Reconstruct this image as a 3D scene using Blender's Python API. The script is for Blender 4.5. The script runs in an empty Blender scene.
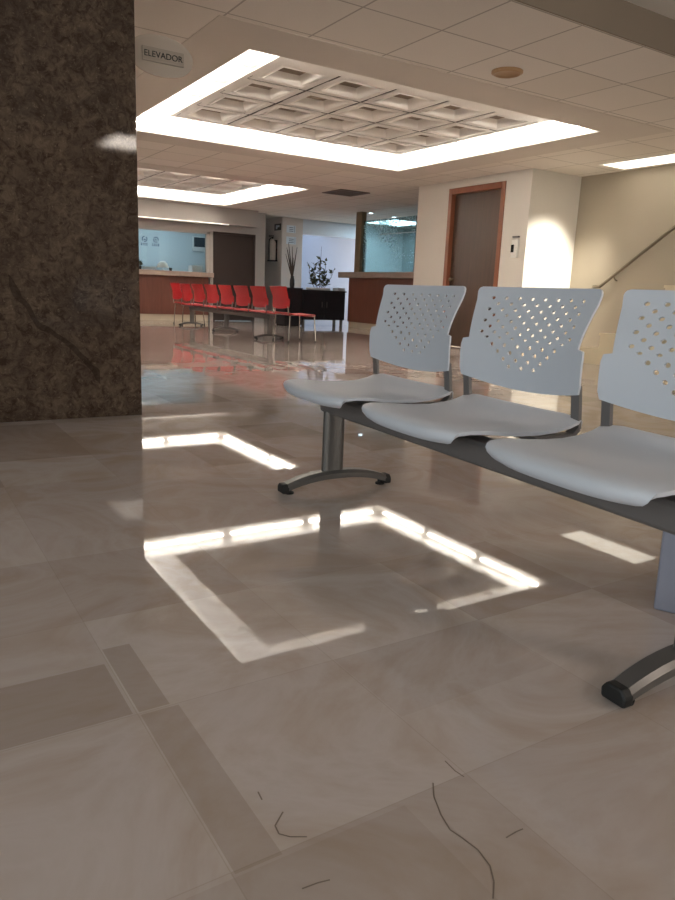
import bpy, bmesh, math, random
from mathutils import Vector, Matrix
random.seed(7)
D = bpy.data
SC = bpy.context.scene
COL = SC.collection
PI = math.pi

# ------------------------------------------------------------------ helpers
def lin(c):
    return tuple(((v/255)/12.92 if v/255 <= .04045 else ((v/255+.055)/1.055)**2.4) for v in c)

def mat(name, rgb, rough=.5, metal=0., emit=None, estr=0., spec=.5, coat=0.):
    m = D.materials.new(name); m.use_nodes = True
    b = m.node_tree.nodes['Principled BSDF']
    b.inputs['Base Color'].default_value = (*lin(rgb), 1)
    b.inputs['Roughness'].default_value = rough
    b.inputs['Metallic'].default_value = metal
    b.inputs['Specular IOR Level'].default_value = spec
    b.inputs['Coat Weight'].default_value = coat
    if emit:
        b.inputs['Emission Color'].default_value = (*lin(emit), 1)
        b.inputs['Emission Strength'].default_value = estr
    return m

class NT:
    """tiny node-tree writer"""
    def __init__(s, m):
        s.t = m.node_tree; s.b = s.t.nodes['Principled BSDF']
    def n(s, typ, **kw):
        o = s.t.nodes.new(typ)
        for k, v in kw.items(): setattr(o, k, v)
        return o
    def l(s, a, b): s.t.links.new(a, b)
    def val(s, sock, v):
        if hasattr(v, 'is_linked') or hasattr(v, 'links'): s.l(v, sock)
        else: sock.default_value = v
    def math(s, op, a, b=0., c=None):
        o = s.n('ShaderNodeMath', operation=op)
        s.val(o.inputs[0], a); s.val(o.inputs[1], b)
        if c is not None: s.val(o.inputs[2], c)
        return o.outputs[0]
    def mix(s, f, a, b, blend='MIX'):
        o = s.n('ShaderNodeMix', data_type='RGBA', blend_type=blend)
        s.val(o.inputs[0], f); s.val(o.inputs[6], a); s.val(o.inputs[7], b)
        return o.outputs[2]
    def noise(s, vec, scale, detail=4., rough=.55, dist=0.):
        o = s.n('ShaderNodeTexNoise')
        s.l(vec, o.inputs['Vector'])
        o.inputs['Scale'].default_value = scale; o.inputs['Detail'].default_value = detail
        o.inputs['Roughness'].default_value = rough; o.inputs['Distortion'].default_value = dist
        return o.outputs['Fac']
    def ramp(s, f, stops):
        o = s.n('ShaderNodeValToRGB'); e = o.color_ramp.elements
        while len(e) < len(stops): e.new(.5)
        for k, (p, c) in enumerate(stops):
            e[k].position = p; e[k].color = (*lin(c), 1) if len(c) == 3 else c
        s.l(f, o.inputs[0]); return o.outputs[0]
    def bump(s, h, strength, dist):
        o = s.n('ShaderNodeBump'); o.inputs['Strength'].default_value = strength
        o.inputs['Distance'].default_value = dist; s.l(h, o.inputs['Height'])
        s.l(o.outputs[0], s.b.inputs['Normal'])
    def pos(s):
        g = s.n('ShaderNodeNewGeometry'); return g.outputs['Position']
    def sep(s, v):
        o = s.n('ShaderNodeSeparateXYZ'); s.l(v, o.inputs[0]); return o.outputs
    def comb(s, x, y, z):
        o = s.n('ShaderNodeCombineXYZ')
        for k, v in enumerate((x, y, z)): s.val(o.inputs[k], v)
        return o.outputs[0]

def bx(bm, x0, x1, y0, y1, z0, z1):
    v = [bm.verts.new((x, y, z)) for z in (z0, z1) for y in (y0, y1) for x in (x0, x1)]
    for q in ((0,2,3,1),(4,5,7,6),(0,1,5,4),(2,6,7,3),(0,4,6,2),(1,3,7,5)):
        bm.faces.new([v[i] for i in q])

def tube(bm, pts, r, n=10, cap=True):
    """round bar through pts; r is a number or one per point"""
    pts = [Vector(p) for p in pts]
    rings = []
    up = Vector((0, 0, 1))
    for i, p in enumerate(pts):
        a = pts[max(i-1, 0)]; b = pts[min(i+1, len(pts)-1)]
        t = (b-a).normalized()
        s = t.cross(up)
        if s.length < 1e-3: s = t.cross(Vector((0, 1, 0)))
        s.normalize(); w = s.cross(t)
        rr = r[i] if isinstance(r, (list, tuple)) else r
        rings.append([bm.verts.new(p + s*rr*math.cos(2*PI*k/n) + w*rr*math.sin(2*PI*k/n)) for k in range(n)])
    for A, B in zip(rings, rings[1:]):
        for k in range(n):
            bm.faces.new((A[k], A[(k+1) % n], B[(k+1) % n], B[k]))
    if cap:
        bm.faces.new(rings[0][::-1]); bm.faces.new(rings[-1])

def lathe(bm, prof, c=(0, 0, 0), n=24):
    """prof: list of (radius, z)"""
    rings = []
    for r, z in prof:
        if r < 1e-5: rings.append([bm.verts.new((c[0], c[1], c[2]+z))])
        else: rings.append([bm.verts.new((c[0]+r*math.cos(2*PI*k/n), c[1]+r*math.sin(2*PI*k/n), c[2]+z)) for k in range(n)])
    for A, B in zip(rings, rings[1:]):
        for k in range(n):
            a, b = A[k % len(A)], A[(k+1) % len(A)]
            c_, d = B[(k+1) % len(B)], B[k % len(B)]
            f = []
            for v in (a, b, c_, d):
                if v not in f: f.append(v)
            if len(f) > 2: bm.faces.new(f)

def prism(bm, poly, axis, a0, a1):
    """extrude a 2-D polygon along axis ('x','y','z') from a0 to a1"""
    def mk(p, a):
        return {'x': (a, p[0], p[1]), 'y': (p[0], a, p[1]), 'z': (p[0], p[1], a)}[axis]
    A = [bm.verts.new(mk(p, a0)) for p in poly]; B = [bm.verts.new(mk(p, a1)) for p in poly]
    n = len(poly)
    bm.faces.new(A[::-1]); bm.faces.new(B)
    for k in range(n): bm.faces.new((A[k], A[(k+1) % n], B[(k+1) % n], B[k]))

def obj(name, bm, m, parent=None, smooth=None, bevel=None, off=None, recalc=True):
    """link bm as ONE mesh object; off is subtracted (world-built geometry under a root)"""
    if off is not None:
        for v in bm.verts: v.co -= Vector(off)
    if recalc: bmesh.ops.recalc_face_normals(bm, faces=bm.faces)
    me = D.meshes.new(name); bm.to_mesh(me); bm.free()
    if m: me.materials.append(m)
    o = D.objects.new(name, me); COL.objects.link(o)
    if parent: o.parent = parent
    if smooth:
        for p in me.polygons: p.use_smooth = True
        me.set_sharp_from_angle(angle=math.radians(smooth))
    if bevel:
        b = o.modifiers.new('bevel', 'BEVEL'); b.width = bevel; b.segments = 2; b.limit_method = 'ANGLE'
    return o

def BM(): return bmesh.new()
def boxes(*bs):
    bm = BM()
    for b in bs: bx(bm, *b)
    return bm

def tag(o, label, cat, group=None):
    o['label'] = label; o['category'] = cat
    if group: o['group'] = group
    return o

def thing(name, label, cat, loc=(0, 0, 0), rz=0., group=None):
    o = D.objects.new(name, None); COL.objects.link(o)
    o.empty_display_size = .1
    o.location = loc; o.rotation_euler = (0, 0, rz)
    return tag(o, label, cat, group)

def struct(name, bm, m, parent=None, label=None, **k):
    o = obj(name, bm, m, parent, **k)
    if parent is None:
        o['kind'] = 'structure'
        if label: o['label'] = label
    return o

def dup(root, loc, rz=None, label=None):
    def cp(o, par):
        c = o.copy(); COL.objects.link(c); c.parent = par
        for ch in [x for x in D.objects if x.parent == o and x is not c]: cp(ch, c)
        return c
    r = cp(root, None); r.location = loc
    if rz is not None: r.rotation_euler = (0, 0, rz)
    if label: r['label'] = label
    return r

# ------------------------------------------------------------------ camera
H = .742
f_px, yaw, pitch, roll = 713.7, math.radians(32.518), math.radians(12.467), math.radians(2.381)
F = Vector((math.sin(yaw)*math.cos(pitch), math.cos(yaw)*math.cos(pitch), -math.sin(pitch)))
R0 = Vector((math.cos(yaw), -math.sin(yaw), 0)); U0 = R0.cross(F)
R = math.cos(roll)*R0 + math.sin(roll)*U0
U = -math.sin(roll)*R0 + math.cos(roll)*U0
cam = D.cameras.new('camera'); co = D.objects.new('camera', cam); COL.objects.link(co)
cam.sensor_fit = 'HORIZONTAL'; cam.sensor_width = 36; cam.lens = 36*f_px/675
cam.clip_start = .02; cam.clip_end = 100
co.matrix_world = Matrix(((R.x, U.x, -F.x, 0), (R.y, U.y, -F.y, 0), (R.z, U.z, -F.z, H), (0, 0, 0, 1)))
SC.camera = co

# ------------------------------------------------------------------ materials
def m_floor():
    m = mat('polished marble floor', (188, 172, 152),   .07, spec=.39); t = NT(m)
    p = t.pos(); x, y, z = t.sep(p)
    T = .405
    gx = t.math('DIVIDE', t.math('SUBTRACT', x, .325), T); gy = t.math('DIVIDE', t.math('SUBTRACT', y, 1.13), T)
    ix = t.math('FLOOR', gx); iy = t.math('FLOOR', gy)
    wn = t.n('ShaderNodeTexWhiteNoise', noise_dimensions='2D'); t.l(t.comb(ix, iy, 0.), wn.inputs['Vector'])
    tone = t.ramp(wn.outputs['Value'], [(0, (174, 160, 153)), (.15, (184, 171, 165)), (.5, (192, 180, 175)), (1, (199, 188, 183))])
    n1 = t.noise(p, 2.2, 6, .6, 1.2); n2 = t.noise(p, 9, 5, .6, .6)
    vein = t.ramp(n1, [(.35, (238, 230, 220)), (.5, (255, 255, 255)), (.62, (240, 233, 224)), (.7, (252, 249, 245))])
    c = t.mix(1., tone, vein, 'MULTIPLY')
    c = t.mix(t.math('MULTIPLY', n2, .22), c, (*lin((158, 142, 130)), 1))
    # hairline joints
    def edge(g):
        fr = t.math('FRACT', g); d = t.math('MINIMUM', fr, t.math('SUBTRACT', 1., fr))
        return t.math('LESS_THAN', d, .0022)
    j = t.math('MAXIMUM', edge(gx), edge(gy))
    c = t.mix(t.math('MULTIPLY', j, .2), c, (*lin((120, 104, 88)), 1))
    # darker replacement slabs and cut strips
    def inbox(x0, x1, y0, y1):
        a = t.math('MULTIPLY', t.math('GREATER_THAN', x, x0), t.math('LESS_THAN', x, x1))
        b = t.math('MULTIPLY', t.math('GREATER_THAN', y, y0), t.math('LESS_THAN', y, y1))
        return t.math('MULTIPLY', a, b)
    for bxs, k_ in (((-.10, .318, 1.135, 1.33), .42), ((.329, .398, .72, 1.125), .32), ((.329, .385, 1.135, 1.39), .4), ((.26, .60, .30, .715), .16), ((.734, 1.13, .90, 1.13), .10), ((1.14, 1.54, 2.76, 3.15), .3), ((1.6, 1.95, 3.2, 3.56), .3)):
        c = t.mix(t.math('MULTIPLY', inbox(*bxs), k_), c, (*lin((134, 114, 98)), 1))
    t.l(c, t.b.inputs['Base Color'])
    r = t.n('ShaderNodeMapRange'); t.l(n2, r.inputs[0]); r.inputs[3].default_value = .012; r.inputs[4].default_value = .035
    t.l(r.outputs[0], t.b.inputs['Roughness'])
    # each slab is laid a hair out of level, and the polish waves
    w = t.noise(p, 1.1, 2, .4)
    t.bump(t.math('ADD', w, t.math('MULTIPLY', t.noise(p, 5, 2, .4), .12)), .005, .05)
    return m

def m_pillar():
    m = mat('brown pillar marble', (98, 80, 64), .08, spec=.26); t = NT(m)
    p = t.pos(); x, y, z = t.sep(p)
    ps = t.comb(x, y, t.math('MULTIPLY', z, .7)); n1 = t.noise(ps, 2.4, 9, .66, 1.2); n2 = t.noise(p, 22, 8, .75, .8); n3 = t.noise(p, 60, 4, .7)
    c = t.ramp(n1, [(.25, (62, 51, 44)), (.42, (84, 70, 60)), (.55, (106, 90, 76)), (.62, (80, 67, 57)), (.75, (116, 99, 84))])
    c = t.mix(t.ramp(n2, [(.40, (0, 0, 0)), (.62, (255, 255, 255))]), c, (*lin((58, 44, 36)), 1))
    c = t.mix(t.ramp(n3, [(.60, (0, 0, 0)), (.72, (200, 200, 200))]), c, (*lin((140, 122, 104)), 1))
    # a dark diagonal vein
    d = t.math('ADD', t.math('ADD', z, t.math('MULTIPLY', x, 1.03)), t.math('MULTIPLY', t.math('SUBTRACT', t.noise(p, 3.2, 2), .5), .30))
    band = t.math('LESS_THAN', t.math('ABSOLUTE', t.math('SUBTRACT', d, 1.27)), .022)
    lim = t.math('MULTIPLY', t.math('GREATER_THAN', x, .56), t.math('LESS_THAN', x, 1.0))
    c = t.mix(t.math('MULTIPLY', t.math('MULTIPLY', band, lim), .6), c, (*lin((40, 31, 26)), 1))
    t.l(c, t.b.inputs['Base Color'])
    rr = t.n('ShaderNodeMapRange'); t.l(n2, rr.inputs[0]); rr.inputs[3].default_value = .01; rr.inputs[4].default_value = .05
    t.l(rr.outputs[0], t.b.inputs['Roughness'])
    t.bump(n2, .008, .01)
    return m

def m_ceil():
    m = mat('mineral ceiling tile', (205, 192, 172), .9); t = NT(m)
    p = t.pos(); x, y, z = t.sep(p)
    T = .613
    gx = t.math('DIVIDE', t.math('SUBTRACT', x, 3.205), T); gy = t.math('DIVIDE', t.math('SUBTRACT', y, 3.985), T)
    def edge(g, w):
        fr = t.math('FRACT', g); d = t.math('MINIMUM', fr, t.math('SUBTRACT', 1., fr))
        return t.math('LESS_THAN', d, w)
    j = t.math('MAXIMUM', edge(gx, .011), edge(gy, .011))
    wn = t.n('ShaderNodeTexWhiteNoise', noise_dimensions='2D')
    t.l(t.comb(t.math('FLOOR', gx), t.math('FLOOR', gy), 0.), wn.inputs['Vector'])
    c = t.mix(wn.outputs['Value'], (*lin((234, 226, 215)), 1), (*lin((240, 233, 224)), 1))
    c = t.mix(t.math('MULTIPLY', t.noise(p, 130, 2), .22), c, (*lin((160, 146, 126)), 1))
    st = t.ramp(t.noise(t.comb(x, y, 0.), 1.7, 3), [(.62, (0, 0, 0)), (.72, (110, 110, 110))])
    c = t.mix(t.math('MULTIPLY', st, t.math('GREATER_THAN', y, 8.9)), c, (*lin((140, 108, 84)), 1))
    c = t.mix(t.math('MULTIPLY', j, .55), c, (*lin((120, 106, 90)), 1))
    t.l(c, t.b.inputs['Base Color'])
    return m

def m_plain(name, rgb, rough=.6, var=.10, scale=3., spec=.4):
    m = mat(name, rgb, rough, spec=spec); t = NT(m); p = t.pos()
    n = t.noise(p, scale, 4)
    dark = tuple(v*(1-var) for v in rgb)
    c = t.mix(n, (*lin(rgb), 1), (*lin(dark), 1)); t.l(c, t.b.inputs['Base Color'])
    return m

def m_wood(name, a, b, rough=.35, axis=2):
    m = mat(name, a, rough); t = NT(m); p = t.pos(); s = list(t.sep(p))
    s = [t.math('MULTIPLY', v, (1.2 if k == axis else 14.)) for k, v in enumerate(s)]
    n = t.noise(t.comb(*s), 1.6, 6, .6, .6)
    t.l(t.ramp(n, [(.3, a), (.7, b)]), t.b.inputs['Base Color'])
    return m

def m_film():
    """glass with a frosted water-drop film"""
    m = D.materials.new('patterned frosted glass'); m.use_nodes = True
    nt = m.node_tree; b = nt.nodes['Principled BSDF']; t = NT(m)
    b.inputs['Base Color'].default_value = (*lin((205, 232, 236)), 1)
    b.inputs['Roughness'].default_value = .15
    tr = t.n('ShaderNodeBsdfTransparent'); tr.inputs[0].default_value = (*lin((205, 220, 220)), 1)
    p = t.pos(); x, y, z = t.sep(p)
    v = t.n('ShaderNodeTexVoronoi'); t.l(p, v.inputs['Vector']); v.inputs['Scale'].default_value = 22
    dens = t.noise(p, 1.6, 3)
    hi = t.n('ShaderNodeMapRange'); t.l(z, hi.inputs[0]); hi.inputs[1].default_value = 1.3; hi.inputs[2].default_value = 2.2
    hi.inputs[3].default_value = -.12; hi.inputs[4].default_value = .16
    dot = t.math('LESS_THAN', v.outputs['Distance'], t.math('ADD', t.math('SUBTRACT', dens, .28), hi.outputs[0]))
    tl = t.n('ShaderNodeBsdfTranslucent'); tl.inputs[0].default_value = (*lin((225, 240, 242)), 1)
    mt = t.n('ShaderNodeMixShader'); mt.inputs[0].default_value = .65; t.l(b.outputs[0], mt.inputs[1]); t.l(tl.outputs[0], mt.inputs[2])
    fac = t.math('ADD', t.math('MULTIPLY', dot, .7), .12)
    mx = t.n('ShaderNodeMixShader'); t.l(fac, mx.inputs[0]); t.l(tr.outputs[0], mx.inputs[1]); t.l(mt.outputs[0], mx.inputs[2])
    out = nt.nodes['Material Output']; t.l(mx.outputs[0], out.inputs[0])
    return m

def m_clear(name='clear glass', tint=(240, 243, 242)):
    m = D.materials.new(name); m.use_nodes = True
    nt = m.node_tree; t = NT(m)
    tr = t.n('ShaderNodeBsdfTransparent'); tr.inputs[0].default_value = (*lin(tint), 1)
    gl = t.n('ShaderNodeBsdfGlossy'); gl.inputs['Roughness'].default_value = .02
    lw = t.n('ShaderNodeFresnel'); lw.inputs[0].default_value = 1.45
    mx = t.n('ShaderNodeMixShader'); t.l(lw.outputs[0], mx.inputs[0]); t.l(tr.outputs[0], mx.inputs[1]); t.l(gl.outputs[0], mx.inputs[2])
    nt.nodes.remove(t.b); t.l(mx.outputs[0], nt.nodes['Material Output'].inputs[0])
    return m

def m_clip():
    m = D.materials.new('translucent clip'); m.use_nodes = True; t = NT(m)
    t.b.inputs['Base Color'].default_value = (*lin((225, 222, 216)), 1)
    tr = t.n('ShaderNodeBsdfTransparent'); mx = t.n('ShaderNodeMixShader'); mx.inputs[0].default_value = .5
    t.l(tr.outputs[0], mx.inputs[1]); t.l(t.b.outputs[0], mx.inputs[2]); t.l(mx.outputs[0], m.node_tree.nodes['Material Output'].inputs[0])
    return m

def m_brushed():
    m = mat('brushed plaque metal', (150, 145, 138), .5, .5); t = NT(m)
    x, y, z = t.sep(t.pos())
    n = t.noise(t.comb(t.math('MULTIPLY', x, 3.), y, t.math('MULTIPLY', z, 400.)), 1., 2)
    t.l(t.mix(n, (*lin((190, 178, 166)), 1), (*lin((140, 130, 120)), 1)), t.b.inputs['Base Color'])
    return m

M = dict(
    floor=m_floor(), pillar=m_pillar(), ceil=m_ceil(),
    plaster=m_plain('ceiling plaster', (220, 211, 200), .85, .04),
    white=m_plain('white cove paint', (232, 228, 220), .7, .03),
    coffer=m_plain('coffer panel white', (238, 232, 224), .6, .04),
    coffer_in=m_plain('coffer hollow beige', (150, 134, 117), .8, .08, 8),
    tee=mat('dark ceiling tee', (70, 62, 55), .5),
    wall=m_plain('cream wall paint', (226, 219, 208), .6, .05, 1.5),
    gwall=m_plain('grey beige wall paint', (176, 169, 162), .65, .07, 1.5),
    wwall=m_plain('office white wall', (226, 230, 234), .6, .03),
    tube=mat('fluorescent tube glow', (255, 250, 240), .4, emit=(255, 249, 241), estr=28.),
    milky=mat('milky light panel', (255, 252, 245), .5, emit=(255, 248, 242), estr=.92),
    troffer=mat('troffer diffuser glow', (255, 252, 240), .4, emit=(255, 246, 228), estr=1.5),
    cool=mat('cool lamp glow', (240, 250, 255), .4, emit=(205, 233, 250), estr=8.),
    led=mat('dim led trim', (250, 246, 238), .4, emit=(255, 246, 232), estr=.45),
    wred=m_wood('counter mahogany', (98, 58, 46), (112, 68, 54)),
    wdoor=m_wood('dark walnut door', (74, 56, 44), (88, 66, 52)),
    wframe=m_wood('reddish door frame', (128, 74, 48), (146, 88, 60)),
    dark=m_plain('dark brown panel', (62, 50, 45), .5, .08),
    top=m_plain('grey brown counter stone', (160, 141, 129), .3, .12, 14),
    plinth=m_plain('cream plinth stone', (196, 182, 160), .35, .08, 6),
    poly=m_plain('pale grey polypropylene', (205, 206, 213), .45, .02),
    red=m_plain('red polypropylene', (184, 36, 42), .42, .03),
    graph=mat('graphite painted steel', (108, 102, 100), .42, .1),
    base=mat('pewter painted base', (104, 100, 97), .36, .45),
    rubber=mat('black rubber', (22, 21, 21), .6),
    chrome=mat('chromed tube', (190, 186, 178), .25, .9),
    steel=mat('brushed handrail steel', (120, 112, 98), .35, .8),
    acryl=mat('frosted acrylic', (188, 174, 160), .5),
    plaque=m_brushed(), ink=mat('black lettering', (30, 28, 28), .5),
    plastic=mat('white plastic', (235, 232, 225), .35), screen=mat('black display', (25, 22, 22), .2),
    amber=m_plain('amber lamp glass', (190, 150, 108), .4, .08, 20),
    black=mat('black lacquer cabinet', (26, 26, 32), .35), blackm=mat('black metal', (30, 28, 28), .4, .5),
    gold=mat('satin brass post', (142, 122, 96), .4, .55),
    paper=mat('white notice paper', (225, 232, 238), .6), print=mat('grey print', (112, 124, 138), .6),
    green=m_plain('dark plant leaf', (70, 78, 52), .55, .35, 30), twig=mat('brown twig', (66, 50, 40), .7),
    pot=mat('white planter', (205, 206, 206), .4), vase=mat('dark vase', (40, 36, 36), .3),
    ext=mat('silver extinguisher', (205, 198, 190), .35, .1), sign=mat('dark green grey sign', (74, 72, 66), .5),
    logo=mat('blue grey emblem', (58, 76, 96), .5), film=m_film(), clip=m_clip(), owall=m_plain('office grey blue wall', (182, 192, 196), .6, .03), bin=m_plain('blue grey plastic', (142, 141, 154), .5, .05), glass=m_clear(),
    stair=m_plain('cream stair stone', (214, 200, 170), .35, .08, 5), crack=mat('dark crack filler', (112, 97, 86), .4),
    vent=mat('brown vent', (92, 74, 60), .6),
)

# ------------------------------------------------------------------ setting
Z = 2.415
o = struct('floor', boxes((-4.5, 13., -5., 19., -.12, 0.)), M['floor'])
# near high ceiling, the step face, then the tile ceiling with two openings
struct('ceiling', boxes((-4.5, 13., -5., 3.355, 2.62, 2.75)), M['white'])
struct('trim_6', boxes((-4.5, 13., 3.343, 3.3549, Z-.003, 2.62)), m_plain('shaded beam face', (150, 134, 118), .85, .04))  # shade on the face turned from the recess is put into its colour
R1 = (2.37, 6.23, 5.12, 8.50); B1 = (1.95, 6.70, 4.65, 8.99)
R2 = (2.37, 6.27, 11.06, 14.62); B2 = (1.95, 6.70, 10.60, 14.95)
struct('ceiling_soffit', boxes(
    (-4.5, B1[0], 3.355, 19., Z, 2.75), (B1[1], 13., 3.355, 19., Z, 2.75),
    (B1[0], B1[1], 3.355, B1[2], Z, 2.75), (B1[0], B1[1], B1[3], B2[2], Z, 2.75), (B1[0], B1[1], B2[3], 19., Z, 2.75)),
    M['ceil'])
def ring(Rr, Bb):
    return boxes((Bb[0], Bb[1], Bb[2], Rr[2], Z-.004, 2.75), (Bb[0], Bb[1], Rr[3], Bb[3], Z-.004, 2.75),
                 (Bb[0], Rr[0], Rr[2], Rr[3], Z-.004, 2.75), (Rr[1], Bb[1], Rr[2], Rr[3], Z-.004, 2.75))
struct('ceiling_border', ring(R1, B1), M['plaster']); struct('ceiling_border', ring(R2, B2), M['plaster'])
def cove(Rr, zt=2.76):
    e = .012
    bm = boxes((Rr[0]-.001, Rr[0]+e, Rr[2], Rr[3], Z-.002, zt), (Rr[1]-e, Rr[1]+.001, Rr[2], Rr[3], Z-.002, zt),
               (Rr[0], Rr[1], Rr[2]-.001, Rr[2]+e, Z-.002, zt), (Rr[0], Rr[1], Rr[3]-e, Rr[3]+.001, Z-.002, zt),
               (Rr[0], Rr[1], Rr[2], Rr[3], zt, zt+.05))
    return bm
struct('ceiling_cove', cove(R1), M['white']); struct('ceiling_cove', cove(R2), M['white'])

def coffers(x0, y0, nx, ny, T, z, name='ceiling_coffers'):
    """a hung grid of coffered panels, seen from below"""
    bm = BM(); bi = BM(); bt = BM()
    for i in range(nx):
        for j in range(ny):
            a, b = x0+i*T, y0+j*T
            steps = [(.012, 0.), (.075, 0.), (.085, .012), (.10, .012), (.112, .0), (.125, .018), (.155, .07)]
            prev = None
            for ins, dz in steps:
                q = [bm.verts.new((px, py, z+dz)) for px, py in ((a+ins, b+ins), (a+T-ins, b+ins), (a+T-ins, b+T-ins), (a+ins, b+T-ins))]
                if prev:
                    for k in range(4): bm.faces.new((prev[k], prev[(k+1) % 4], q[(k+1) % 4], q[k]))
                prev = q
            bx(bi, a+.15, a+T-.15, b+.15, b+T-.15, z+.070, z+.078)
    for i in range(nx+1): bx(bt, x0+i*T-.012, x0+i*T+.012, y0, y0+ny*T, z+.004, z+.03)
    for j in range(ny+1): bx(bt, x0, x0+nx*T, y0+j*T-.012, y0+j*T+.012, z+.004, z+.03)
    o = struct(name, bm, M['coffer'])
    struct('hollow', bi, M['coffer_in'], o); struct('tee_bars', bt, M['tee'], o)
    X0_, X1_, Y0_, Y1_ = x0-.05, x0+nx*T+.05, y0-.15, y0+ny*T+.05
    bx_ = boxes((X0_, X1_, Y0_, Y1_, z+.085, z+.10), (X0_, x0, Y0_, Y1_, z-.004, z+.085), (x0+nx*T, X1_, Y0_, Y1_, z-.004, z+.085),
                (x0, x0+nx*T, Y0_, y0, z-.004, z+.085), (x0, x0+nx*T, y0+ny*T, Y1_, z-.004, z+.085))
    struct('panel_edge', bx_, M['coffer'], o)
    return o
PZ = 2.545
PX0, PY0 = 2.88, 5.66
coffers(PX0, PY0, 5, 4, .605, PZ)
coffers(2.87, 11.60, 5, 4, .605, PZ)

# cove lamps: a milky light panel on each side of each recess, a slim tube along the outer wall
def cove_light(x0, x1, y0, y1, side, Rr, label):
    t = thing('cove_light', label, 'light', ((x0+x1)/2, (y0+y1)/2, 2.57)); off = t.location
    obj('diffuser', boxes((x0, x1, y0, y1, 2.585, 2.60)), M['milky'], t, off=off)
    ax = 1 if side in 'lr' else 0                     # long axis
    g = .035
    e = {'l': Rr[0]+g, 'r': Rr[1]-g, 'n': Rr[2]+g, 'f': Rr[3]-g}[side]
    a, b = (Rr[2]+.1, Rr[3]-.1) if ax else (Rr[0]+.1, Rr[1]-.1)
    n = 3
    for k in range(n):
        p, q = a+(b-a)*k/n+.05, a+(b-a)*(k+1)/n-.05
        pts = [(e, p, 2.50), (e, q, 2.50)] if ax else [(p, e, 2.50), (q, e, 2.50)]
        bt = BM(); tube(bt, pts, .011, 10); tb = obj('tube', bt, M['tube'], t, smooth=40, off=off)
        for w in (p, q):
            c = (e, w) if ax else (w, e)
            obj('socket', boxes((c[0]-.009, c[0]+.009, c[1]-.009, c[1]+.009, 2.488, 2.585)), M['plastic'], tb, off=off)
    # brackets between the hung panel and the recess wall
    m = 4 if ax else 5
    for k in range(m):
        w = (PY0 if Rr is R1 else 11.60)+(k+.5)*.605 if ax else (PX0 if Rr is R1 else 2.87)+(k+.5)*.605
        i0, i1 = {'l': (x1-.11, x1), 'r': (x0, x0+.11), 'n': (y1-.10, y1), 'f': (y0, y0+.13)}[side]
        b_ = (i0, i1, w-.06, w+.06, 2.56, 2.585) if ax else (w-.06, w+.06, i0, i1, 2.56, 2.585)
        obj('clip', boxes(b_), M['clip'], t, off=off)
    return t
def cove_set(Rr, w, P):
    a, b, c, d = Rr; e = .013
    px0, px1, py0, py1 = P
    cove_light(a+e, px0-.004, c+e, d-e, 'l', Rr, f'glowing cove light along the left side of the {w} ceiling recess')
    cove_light(px1+.004, b-e, c+e, d-e, 'r', Rr, f'glowing cove light along the right side of the {w} ceiling recess')
    cove_light(px0-.003, px1+.003, c+e, py0-.004, 'n', Rr, f'glowing cove light along the near side of the {w} ceiling recess')
    cove_light(px0-.003, px1+.003, py1+.004, d-e, 'f', Rr, f'glowing cove light along the far side of the {w} ceiling recess')
cove_set(R1, 'near', (PX0-.05, PX0+5*.605+.05, PY0-.15, PY0+4*.605+.05))
cove_set(R2, 'far', (2.87-.05, 2.87+5*.605+.05, 11.60-.15, 11.60+4*.605+.05))

# marble pillar and the walls out of frame
struct('wall_pillar', boxes((-3.5, 1.233, 4.06, 4.75, -.02, Z+.03)), M['pillar'], label='wide dark brown marble pillar at the left', bevel=.006)
struct('wall_left', boxes((-3.7, -3.5, 2.6, 4.75, -.02, 2.7), (-3.7, -3.5, -4.2, -3., -.02, 2.7), (-3.7, -3.5, -3., 2.6, -.02, .25),
                          (-3.7, -3.5, -3., 2.6, 2.35, 2.7), (.7, .9, 4.75, 15.3, -.02, 2.6)), M['gwall'])
struct('wall_near', boxes((-3.7, -3.4, -4.2, -4., -.02, 2.75), (7.4, 8.45, -4.2, -4., -.02, 2.75), (-3.4, 7.4, -4.2, -4., 2.5, 2.75), (.97, 4.5, -4.2, -4., -.02, 2.5)), M['gwall'])
w5 = struct('added_fill_window', boxes(*[(x, x+.07, -4.14, -4.06, 0, 2.5) for x in (-3.4, -1.25, .9, 4.5, 5.9, 7.33)], (-3.33, .9, -4.14, -4.06, 0, .08), (4.57, 7.33, -4.14, -4.06, 0, .08), (-3.33, .9, -4.14, -4.06, 2.42, 2.5), (4.57, 7.33, -4.14, -4.06, 2.42, 2.5)), M['base'])  # unseen glazing added as fill light, split to keep it off the pillar
struct('pane', boxes((-3.33, .9, -4.105, -4.095, .08, 2.42), (4.57, 7.33, -4.105, -4.095, .08, 2.42)), M['glass'], w5)
w = boxes((-3.62, -3.56, -3., 2.6, .25, .31), (-3.62, -3.56, -3., 2.6, 2.29, 2.35), (-3.62, -3.56, -3., -2.94, .25, 2.35),
          (-3.62, -3.56, 2.54, 2.6, .25, 2.35), (-3.62, -3.56, -.23, -.17, .25, 2.35))
wn = struct('window_1', w, M['base'])
struct('pane', boxes((-3.595, -3.585, -2.94, 2.54, .31, 2.29)), M['glass'], wn)
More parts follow.
